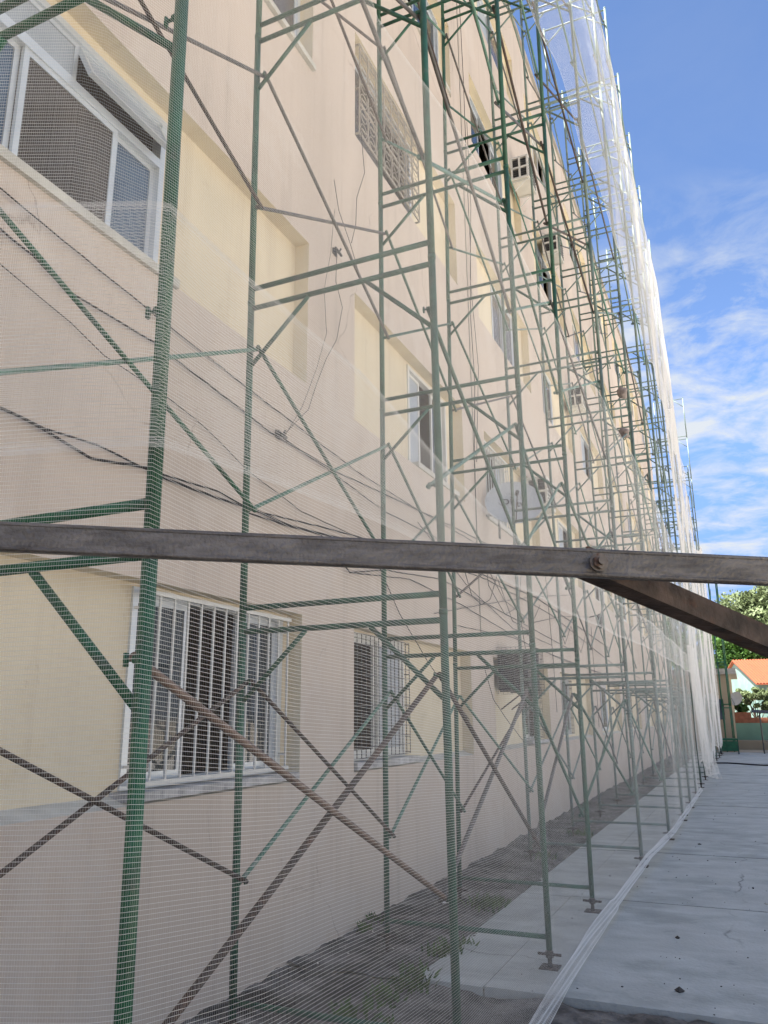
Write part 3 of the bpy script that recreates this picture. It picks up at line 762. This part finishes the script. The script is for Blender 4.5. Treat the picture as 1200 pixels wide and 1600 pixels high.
WR = ['thin wire drooping between the hanging wire and the lantern', 'thin wire crossing over the longest cable near the dish', 'slack wire forming a shallow loop above the second cooler bay', 'straight thin wire rising towards the far windows',
      'thin wire hanging in a long curve under the dish arm', 'faint wire running flat just above the far ground floor windows', 'crooked wire dropping from the cables to a far window', 'thin doubled wire bowing out beside the third pier', 'fine wire looping twice before the far lantern', 'loose wire trailing down past the fourth pier']
WP = [[(9.5,3.6),(10.6,3.1),(12.2,2.95),(14.5,3.3),(17.4,3.6)], [(7.4,3.5),(9.0,3.05),(11,2.75),(13.5,2.7)], [(10.3,3.35),(11.0,2.85),(11.9,2.8),(12.8,3.3)], [(7.8,2.6),(9.8,2.95),(12.5,3.4),(16,3.9)],
      [(9.75,3.7),(9.9,3.2),(10.6,2.9),(11.4,3.1),(11.6,3.6)], [(8.6,2.55),(11,2.62),(14.5,2.5),(19,2.45)], [(11.4,3.4),(11.5,2.9),(11.7,2.4),(11.65,1.9)], [(13.3,3.9),(13.45,3.1),(13.55,2.4),(13.6,1.6)], [(13.8,3.3),(14.6,2.8),(15.3,3.2),(16.1,2.75),(17.2,3.4)], [(17.5,3.4),(17.55,2.7),(17.6,2.0),(17.6,1.3)]]
for p_, l_ in zip(WP, WR): cable(p_, .0045, l_)
for (y, z, lab) in ((4.68, 3.57, 'dark cable clamp fixed on the wall where thin wires meet'), (5.55, 5.60, 'small black hook bolted to the pier above the wavy wire'), (5.83, 2.80, 'dark iron bracket holding the dipping cable above the grid window')):
    m = MB(); m.box(XF+.001, XF+.012, y-.03, y+.03, z-.03, z+.03); m.tube([(XF+.01, y, z), (XF+.05, y+.01, z), (XF+.06, y+.02, z+.03)], .008, 6)
    m.tube([(XF+.045, y-.06, z), (XF+.045, y+.06, z-.015)], .012, 6)
    tag(m.build('cable_bracket', M['dark']), lab, 'bracket', 'brackets on the facade')

# ------------------------------------------------------------------ air conditioners and dish
def cooler(y, z, depth, wy, h, label, caged=False):
    r = tag(empty('air_conditioner', (XF, y, z)), label, 'air conditioner', 'air conditioners jutting from the facade')
    b = MB(); s = .035; g_ = .05
    mcol = M['dark'] if caged else M['acwhite']
    # louvred box: posts and rails round dark louvres
    b.box(-.1, depth, s+.004, wy-.004, -h/2+s, h/2-s) if False else None
    for (xa, xb) in ((0, s), (depth/2-s/2, depth/2+s/2), (depth-s, depth)): b.box(xa, xb, 0, s, -h/2, h/2)
    for (za, zb) in ((-h/2, -h/2+s), (-s/2, s/2), (h/2-s, h/2)):
        for (xa, xb) in ((s, depth/2-s/2), (depth/2+s/2, depth-s)): b.box(xa, xb, .001, s-.001, za, zb)
    b.box(0, depth, s, wy, h/2-s, h/2); b.box(0, depth, s, wy, -h/2, -h/2+s); b.box(depth-s, depth, s, wy, -h/2+s, h/2-s); b.box(0, depth-s, wy-s, wy, -h/2+s, h/2-s)
    b.build('casing', mcol, r)
    l = MB(); n = 9
    for k in range(n):
        zc = -h/2+s+(h-2*s)*(k+.5)/n
        l.obox((s*.5, s*.8, zc), (depth-s*.5, s*.8, zc), (0, .6, .8), .005, (h-2*s)/n*.75)
    l.box(s*.4, depth-s*1.1, s*1.4, s*1.7, -h/2+s*1.05, h/2-s*1.05)
    l.build('louvre', M['dark' if caged else 'louvre'], r)
    fr = MB()
    for k in range(7):
        zc = -h/2+s+(h-2*s)*(k+.5)/7; fr.box(depth+.001, depth+.006, s, wy-s, zc-.012, zc+.012)
    fr.build('grille', M['dark'] if not caged else M['greysteel'], r)
    for yy in (.05, wy-.06):
        br = MB(); br.box(0, depth*.95, yy, yy+.02, -h/2-.022, -h/2-.002); br.tube([(.005, yy+.01, -h/2-.24), (depth*.8, yy+.01, -h/2-.02)], .009, 6)
        br.build('bracket', M['white'] if not caged else M['rust'], r)
    if caged:
        cg = MB(); x1 = depth+.05
        for k in range(8):
            x = -.0+x1*k/7; cg.box(x-.0015, x+.0015, -.031, -.028, -h/2-.05, h/2+.05)
        for k in range(10):
            z_ = -h/2-.05+(h+.1)*k/9; cg.box(0, x1, -.036, -.032, z_-.0015, z_+.0015); cg.box(x1-.003, x1+.003, -.03, wy+.04, z_-.003, z_+.003)
        for k in range(10):
            y_ = -.03+(wy+.07)*k/9; cg.box(x1-.002, x1+.004, y_-.003, y_+.003, -h/2-.05, h/2+.05)
        cg.build('cage', M['dark'], r)
    return r
cooler(10.25, 2.12, .40, .62, .50, 'dark old cooler in a wire cage beside the ground floor window', True)
cooler(12.40, 5.12, .34, .60, .50, 'white boxy air conditioner directly behind the grey satellite dish')
cooler(16.75, 8.48, .34, .62, .50, 'white air conditioner on the third floor, farthest along the facade')
cooler(12.55, 11.45, .33, .60, .48, 'white air conditioner on the fourth floor above the blue glass window')
cooler(15.10, 11.40, .33, .60, .48, 'white air conditioner on the fourth floor with a stained panel below it')
cooler(18.6, 5.15, .34, .60, .50, 'small white air conditioner on the second floor in the distance')

# satellite dish on a wall arm
ds = tag(empty('satellite_dish', (-2.53, 9.9, 4.29)), 'oval grey satellite dish with dark lettering, on an arm beside the window', 'satellite dish')
nrm = Vector((.30, -.80, .30)).normalized(); ux = Vector((nrm.y, -nrm.x, 0)).normalized(); ux = ux if ux.x > 0 else -ux
uy = nrm.cross(ux); uy = uy if uy.z > 0 else -uy
m = MB(); rings = 7; seg = 36
def dp(r, a, o_=0):
    rx, rz = .385, .335
    return ux*(r*rx*math.cos(a))+uy*(r*rz*math.sin(a))+nrm*(-.06*(1-r*r)+o_)
for o_, flip in ((0, 0), (-.006, 1)):
    i0 = len(m.v)
    m.v.append(tuple(dp(0, 0, o_)))
    for k in range(1, rings+1):
        for j in range(seg): m.v.append(tuple(dp(k/rings, 2*math.pi*j/seg, o_)))
    for j in range(seg):
        f = (i0, i0+1+j, i0+1+(j+1) % seg); m.f.append(f[::-1] if flip else f); m.m.append(0)
    for k in range(rings-1):
        for j in range(seg):
            a = i0+1+k*seg+j; b_ = i0+1+k*seg+(j+1) % seg; f = (a, a+seg, b_+seg, b_); m.f.append(f[::-1] if flip else f); m.m.append(0)
for j in range(seg):
    a0, a1 = 2*math.pi*j/seg, 2*math.pi*(j+1)/seg; m.quad(dp(1, a0), dp(1, a1), dp(1, a1, -.006), dp(1, a0, -.006))
m.build('reflector', M['dish'], ds, True)
rot = Matrix((ux, uy, nrm)).transposed().to_4x4()
def letters(txt, size, px_, pz_, name='lettering'):
    c = bpy.data.curves.new(name, 'FONT'); c.body = txt; c.size = size; c.extrude = .002; c.align_x = 'CENTER'; c.align_y = 'CENTER'
    o = bpy.data.objects.new(name, c); COL.objects.link(o)
    dg = bpy.context.evaluated_depsgraph_get()
    me = bpy.data.meshes.new_from_object(o.evaluated_get(dg)); bpy.data.objects.remove(o)
    me.materials.clear(); me.materials.append(M['letter'])
    o = link(name, me, ds); rr = (px_**2/.385**2+pz_**2/.335**2)
    o.matrix_local = Matrix.Translation(ux*px_+uy*pz_+nrm*(-.06*(1-rr)+.022)) @ rot
    return o
letters("oi", .19, -.085, .045)
letters("tv", .14, .085, -.01)
m = MB(); m.tube([ux*(-.07+.14*math.cos(t))+uy*(.06+.105*math.sin(t))+nrm*(-.045) for t in np.linspace(.9, 4.2, 16)], .003, 4); m.build('printed_ring', M['letter'], ds)
m = MB(); c0 = nrm*(-.066); m.tube([c0, Vector((-.25, .12, -.12)), Vector((-.42, .1, -.12))], .016, 8); m.tube([Vector((-.25, .12, -.45)), Vector((-.25, .12, .30))], .016, 8); m.build('mounting_arm', M['greysteel'], ds, True)
m = MB(); t0 = uy*(-.33)+nrm*(-.01); t1 = nrm*.42+uy*(-.13); m.tube([t0, t1], .008, 6); m.tube([t1, t1-nrm*.09+uy*.02], .024, 8); m.build('feed_arm', M['greysteel'], ds, True)
# wall lantern far along the facade
m = MB(); m.tube([(XF, 17.6, 3.62), (XF+.22, 17.6, 3.66)], .012, 6); m.tube([(XF+.22, 17.6, 3.68), (XF+.22, 17.6, 3.60), (XF+.22, 17.6, 3.42), (XF+.22, 17.6, 3.36)], [.03, .09, .06, .02], 8)
tag(m.build('wall_lantern', M['dark'], None), 'dark lantern on an iron arm, far along the facade', 'lantern')
# bundles tied to the scaffold
def bundle(loc, s, label):
    m = MB(); seg, rg = 12, 7
    for k in range(rg+1):
        for j in range(seg):
            a = math.pi*k/rg; b_ = 2*math.pi*j/seg; r = 1+.25*math.sin(3*b_+k)+random.uniform(-.08, .08)
            m.v.append((s[0]*r*math.sin(a)*math.cos(b_), s[1]*r*math.sin(a)*math.sin(b_), s[2]*math.cos(a)*(1+.1*math.sin(b_*2))))
    for k in range(rg):
        for j in range(seg):
            a = k*seg+j; b_ = k*seg+(j+1) % seg; m.f.append((a, a+seg, b_+seg, b_)); m.m.append(0)
    tag(m.build('cloth_bundle', M['bundle'], None, True, loc), label, 'bundle', 'cloth bundles tied up on the scaffold')
bundle((-1.17, 11.25, 6.12), (.07, .13, .085), 'faded reddish cloth bundle tied on a scaffold bar, upper one of two')
bundle((-1.20, 11.25, 5.50), (.075, .14, .07), 'faded reddish cloth bundle tied on a scaffold bar, lower one of two')

# ------------------------------------------------------------------ weeds and litter
wd = MB()
def tuft(x, y, n, h, spread):
    for k in range(n):
        a = random.uniform(0, 6.28); r = random.uniform(0, spread); bx, by = x+r*math.cos(a), y+r*math.sin(a)
        hh = h*random.uniform(.35, .85); lean = random.uniform(.2, 1.1)*hh; a2 = random.uniform(0, 6.28)
        dxy = Vector((math.cos(a2), math.sin(a2), 0)); w_ = Vector((-dxy.y, dxy.x, 0))*random.uniform(.006, .014)
        p0 = Vector((bx, by, -.06)); p1 = p0+dxy*lean*.4+Vector((0, 0, hh*.65)); p2 = p0+dxy*lean+Vector((0, 0, hh))
        pass; wd.quad(p0-w_*.6, p0+w_*.6, p1+w_, p1-w_); wd.tri(p1-w_, p1+w_, p2)
for (x, y, n, h, s) in ((-2.08,4.62,60,.16,.12),(-2.02,4.9,70,.18,.13),(-2.1,5.1,50,.14,.1),(-2.06,5.55,80,.17,.16),(-2.05,5.8,60,.14,.13),(-2.2,6.95,90,.2,.15),(-2.15,7.15,50,.14,.12),(-2.85,5.95,40,.13,.06),(-2.86,6.2,50,.14,.06),(-2.15,4.35,60,.14,.16),(-1.9,4.3,30,.1,.12),(-2.3,9.5,60,.15,.2),(-2.3,11.5,60,.17,.2)):
    tuft(x, y, n, h, s)
for k in range(40): tuft(random.uniform(-1.2, .9), random.uniform(3.9, 4.9), 5, .04, .03)
tag(wd.build('weeds', M['weed']), 'green weeds sprouting along the soil strip at the wall foot', 'weeds', kind='stuff')
db = MB()
def pebble(x, y, z, s):
    vs = []
    for (a, b_, c) in ((1,0,0),(-1,0,0),(0,1,0),(0,-1,0),(0,0,.7),(0,0,-.7)):
        vs.append((x+a*s*random.uniform(.6, 1.3), y+b_*s*random.uniform(.6, 1.3), z+c*s*random.uniform(.6, 1.2)))
    i = len(db.v); db.v += vs; k = random.choice((0, 0, 0, 1))
    for f in ((0,2,4),(2,1,4),(1,3,4),(3,0,4),(2,0,5),(1,2,5),(3,1,5),(0,3,5)): db.f.append(tuple(i+q for q in f)); db.m.append(k)
for k in range(420): pebble(random.uniform(-2.9, 1.6), random.uniform(2.5, 4.95), -.055, random.uniform(.004, .016))
for k in range(200): pebble(random.uniform(-2.92, -2.0), random.uniform(5, 14), -.008, random.uniform(.003, .011))
for k in range(330): pebble(random.uniform(-1.6, 2.2), 5+random.random()**1.5*16, .004, random.uniform(.002, .009))
for k in range(9): pebble(random.uniform(-1.0, 1.8), 5.3+random.random()*13, .008, random.uniform(.012, .026))
tag(db.build('gravel', [M['joint'], M['ledge']]), 'scattered pebbles and rubble on soil and pavement', 'gravel', kind='stuff')
for (x, y, rz, lab) in ((-2.60, 6.98, .4, 'white paper scrap on the soil under the end of a brace'), (-2.38, 7.05, 1.1, 'white paper scrap on the soil beside the green post')):
    m = MB(); m.quad((-.05, -.02, .004), (.05, -.025, .012), (.055, .02, .018), (-.045, .025, .006)); m.quad((.055, .02, .018), (.05, -.025, .012), (.08, -.02, .0), (.085, .015, .004))
    o = m.build('paper_scrap', M['paper'], None, False, (x, y, -.02)); o.rotation_euler = (0, 0, rz); tag(o, lab, 'paper', 'paper scraps')
m = MB(); m.tube([(-1.5+.35*k+0.0, 28.2+.5*math.sin(k*.9), .022) for k in range(12)], .022, 6); tag(m.build('hose', M['cable'], None, True), 'black hose lying across the pavement near the scaffold end', 'hose')

# ------------------------------------------------------------------ beyond the end of the block
# green worktable
m = MB(); m.box(-.36, .36, -.3, .3, .52, .60); to = tag(empty('work_table', (-.86, 35.6, 0)), 'dark green steel work table on the pavement past the netting', 'table')
m.build('table_top', M['green'], to)
for (x, y) in ((-.33, -.27), (.33, -.27), (.33, .27), (-.33, .27)):
    q = MB(); q.box(x-.02, x+.02, y-.02, y+.02, -.0, .519); q.build('leg', M['dark'], to)
q = MB(); q.box(-.34, .34, -.31, -.301, .12, .5); q.build('side_panel', M['green'], to)
# separate slender tower
tw = tag(empty('scaffold_tower', (-.85, 38.2, 0)), 'slender free standing green scaffold tower in front of the beige house', 'scaffold')
for k in range(4):
    for (yy, xs_) in ((-.9, (-.14, .14)), (.9, (-.20, .16))):
        fo = empty('frame', (0, 0, k*1.87), tw)
        for z in (.08, 1.80):
            f = MB(); f.tube([(xs_[0], yy, z), (xs_[1], yy, z)], .016, 6); f.build('rail', M['green'], fo, True)
        for x in xs_:
            p = MB(); p.tube([(x, yy, 0), (x, yy, 1.86)], .024, 8); p.build('post', M['green'], fo, True)
    for s in (-.14, .14):
        p = MB(); p.tube([(s, -.88, k*1.87+.5), (s, .88, k*1.87+1.5)], .012, 6); p.build('cross_brace', M['green'], tw, True)
# beige neighbour house with flat roof
nb = tag(empty('beige_house', (-3.6, 42, 0)), 'low beige house with a flat grey roof behind the slender tower', 'house')
m = MB(); m.box(-2.4, 2.95, -2, 4, -.1, 3.3); m.build('wall', M['beige'], nb)
m = MB(); m.box(-2.5, 3.25, -2.3, 4.2, 3.302, 3.55); m.build('roof', M['roofslab'], nb)
m = MB(); m.box(1.9, 2.6, -2.03, -2.002, 1.3, 2.2); m.build('window', M['glass'], nb)
def small_dish(loc, rz, label, m_):
    o = tag(empty('satellite_dish', loc), label, 'satellite dish'); o.rotation_euler = (R(70), 0, rz)
    b = MB(); seg = 20
    for k in range(4):
        for j in range(seg): r = .32*(k+.02)/3; b.v.append((r*math.cos(2*math.pi*j/seg), r*math.sin(2*math.pi*j/seg), .55*r*r))
    for k in range(3):
        for j in range(seg): a = k*seg+j; c = k*seg+(j+1) % seg; b.f.append((a, a+seg, c+seg, c)); b.m.append(0)
    b.build('reflector', m_, o, True)
    b = MB(); b.tube([(0, 0, -.001), (0, -.05, -.15), (0, -.25, -.18)], .015, 6); b.tube([(0, -.3, .06), (0, -.1, .38)], .008, 5); b.build('mounting_arm', M['dark'], o, True)
small_dish((-1.52, 39.8, 2.15), .3, 'round grey satellite dish on the beige house wall', M['dish'])
small_dish((-.45, 40.2, 2.2), -.5, 'white satellite dish at the corner of the beige house', M['acwhite'])
# mint house with tiled roof
mh = tag(empty('mint_house', (0, 52, 0)), 'mint plastered gable house with an orange tiled roof among trees', 'house')
Np, Fp, Ap = Vector((.64, 50, 0)), Vector((-1.02, 57, 0)), Vector((-.40, 53.2, 0))
u = Vector((9.0, 1.2, 0)); o0 = Vector((0, 52, 0))
zN, zF, zA = 3.25, 4.0, 4.62
m = MB()
def pt(P, z, k=0): return P-o0+u*k+Vector((0, 0, z))
m.quad(pt(Np, -.1), pt(Np, zN), pt(Ap, zA), pt(Fp, -.1)); m.tri(pt(Fp, -.1), pt(Ap, zA), pt(Fp, zF))
m.quad(pt(Np, -.1), pt(Np, -.1, 1), pt(Np, zN, 1), pt(Np, zN)); m.quad(pt(Fp, -.1), pt(Fp, zF), pt(Fp, zF, 1), pt(Fp, -.1, 1))
m.build('wall', M['mint'], mh)
m = MB(); e = .12
dn = (Ap-Np).normalized()
for (P, zP) in ((Np-dn*.35, zN-.15), (Fp+(Fp-Ap).normalized()*.3, zF-.05)):
    for k in range(60):
        k0, k1 = -.02+1.04*k/60, -.02+1.04*(k+1)/60; km = (k0+k1)/2
        for (ka, kb, ha, hb) in ((k0, km, 0, .05), (km, k1, .05, 0)):
            m.quad(pt(P, zP+.06+ha, ka), pt(P, zP+.06+hb, kb), pt(Ap, zA+.08+hb, kb), pt(Ap, zA+.08+ha, ka))
    m.quad(pt(P, zP, -.02), pt(P, zP, 1.02), pt(Ap, zA+.02, 1.02), pt(Ap, zA+.02, -.02))
    m.quad(pt(P, zP, -.02), pt(Ap, zA+.02, -.02), pt(Ap, zA+.08, -.02), pt(P, zP+.06, -.02)); m.quad(pt(P, zP, -.02), pt(P, zP+.06, -.02), pt(P, zP+.06, 1.02), pt(P, zP, 1.02))
m.build('roof', M['tile'], mh)
# garden wall: mint below, brick on top
gw = tag(empty('garden_wall', (3, 44, 0)), 'low mint garden wall topped with terracotta brick, in full sun', 'wall')
m = MB(); m.box(-3.75, 9, -.1, .1, -.1, 1.1); m.build('lower_wall', M['mintwall'], gw)
m = MB(); m.box(-3.75, -2.9, -.07, .07, 1.102, 1.62); m.box(-2.9, 9, -.07, .07, 1.102, 1.36); m.build('brick_course', M['brick'], gw)
m = MB(); m.box(-3.8, 9, -1.3, -.102, -.12, .30); m.build('plinth', M['beige'], gw)
# awning on posts
aw = tag(empty('awning', (.95, 36.5, 0)), 'dark awning on a thin post in front of the mint garden wall', 'awning')
m = MB(); m.quad((-.85, -.6, 1.62), (1.6, -.6, 1.42), (1.6, .8, 1.52), (-.85, .8, 1.72)); m.quad((-.85, -.6, 1.59), (-.85, .8, 1.69), (1.6, .8, 1.49), (1.6, -.6, 1.39)); m.quad((-.85, -.6, 1.59), (1.6, -.6, 1.39), (1.6, -.6, 1.42), (-.85, -.6, 1.62)); m.build('canopy', M['tarp'], aw)
for (x, y) in ((-.55, -.5), (1.5, -.5), (1.5, .7), (-.55, .7)):
    m = MB(); m.tube([(x, y, -.1), (x, y, 1.56-.082*(x+.3))], .022, 6); m.build('post', M['greysteel'], aw, True)
m = MB(); m.box(-.22, .22, -.22, .22, -.1, 1.35); m.box(-.25, .25, -.25, .25, 1.352, 1.42)
tag(m.build('gate_pillar', M['mintwall'], None, False, (.98, 40, 0)), 'square mint gate pillar beside the awning', 'pillar')

def tree(loc, H, crown, leaf, label, n_leaf=7000, size=.22, trunk=.25, nclump=45):
    r = tag(empty('tree', loc), label, 'tree')
    t = MB(); top = Vector((random.uniform(-.4, .4), random.uniform(-.4, .4), H*.75))
    t.tube([(0, 0, -.15), top*.35, top*.7, top], [trunk, trunk*.8, trunk*.5, trunk*.2], 8)
    cl = []
    (cx_, cy_, cz_), (rx, ry, rz) = crown
    for k in range(nclump):
        v = Vector(rng.normal(0, 1, 3)); v.normalize(); q = rng.uniform(.35, 1.0)**.6
        cl.append((Vector((cx_+v.x*rx*q, cy_+v.y*ry*q, cz_+v.z*rz*q)), rng.uniform(.16, .34)))
    for c, s in cl[:16]:
        st = top*random.uniform(.4, .95); t.tube([st, st.lerp(c, .5)+Vector((0, 0, .2)), c], [trunk*.35, trunk*.22, trunk*.06], 5)
    t.build('trunk', M['bark'], r, True)
    per = n_leaf//nclump; V = []
    for c, s in cl:
        R_ = s*min(rx, rz)*1.25
        p = rng.normal(0, 1, (per, 3)); p /= np.linalg.norm(p, axis=1)[:, None]; p *= (rng.uniform(.25, 1, per)**.5)[:, None]*R_; p[:, 2] *= .75
        p += np.array(c)
        a = rng.normal(0, 1, (per, 3)); a /= np.linalg.norm(a, axis=1)[:, None]
        b_ = np.cross(a, rng.normal(0, 1, (per, 3))); b_ /= np.linalg.norm(b_, axis=1)[:, None]
        sz = size*rng.uniform(.6, 1.3, per)[:, None]
        V.append(np.stack([p-a*sz*.5, p+b_*sz*.28, p+a*sz*.5, p-b_*sz*.28], 1).reshape(-1, 3))
    V = np.concatenate(V); F = np.arange(len(V)).reshape(-1, 4)
    link('crown', np_mesh('crown', V, F, leaf), r)
    return r
tree((3.2, 68, 0), 9, ((-.4, 0, 7.6), (3.9, 3.2, 3.9)), M['leaf_pale'], 'tall pale grey green tree with a rounded crown behind the houses', 42000, .32, .35, 90)
tree((.4, 63, 0), 6, ((0, 0, 5.0), (3.4, 2.6, 2.5)), M['leaf'], 'bright green broad tree behind the beige house roof', 20000, .28, .25, 60)
tree((6.5, 64, 0), 6, ((-1.2, 0, 4.9), (3.6, 2.6, 2.3)), M['leaf'], 'bright green tree directly behind the orange tiled roof', 20000, .28, .25, 60)
tree((-4.2, 70, 0), 10, ((0, 0, 8.0), (3.2, 2.8, 3.4)), M['leaf'], 'green tree showing past the far edge of the scaffold', 9000, .26, .3, 50)
tree((.35, 47.5, 0), 2.6, ((.3, 0, 2.35), (1.5, 1.0, .62)), M['leaf_pale'], 'small leafy tree spreading before the mint gable', 14000, .13, .07, 50)
tree((-.75, 46.6, 0), 2.2, ((.1, 0, 1.6), (.55, .6, .75)), M['leaf'], 'dense dark shrub beside the corner of the beige house', 4000, .12, .06, 26)
tree((14, 75, 0), 9, ((0, 0, 7), (5, 4, 4.2)), M['leaf_pale'], 'broad pale tree at the end of the tree belt', 9000, .3, .35, 50)
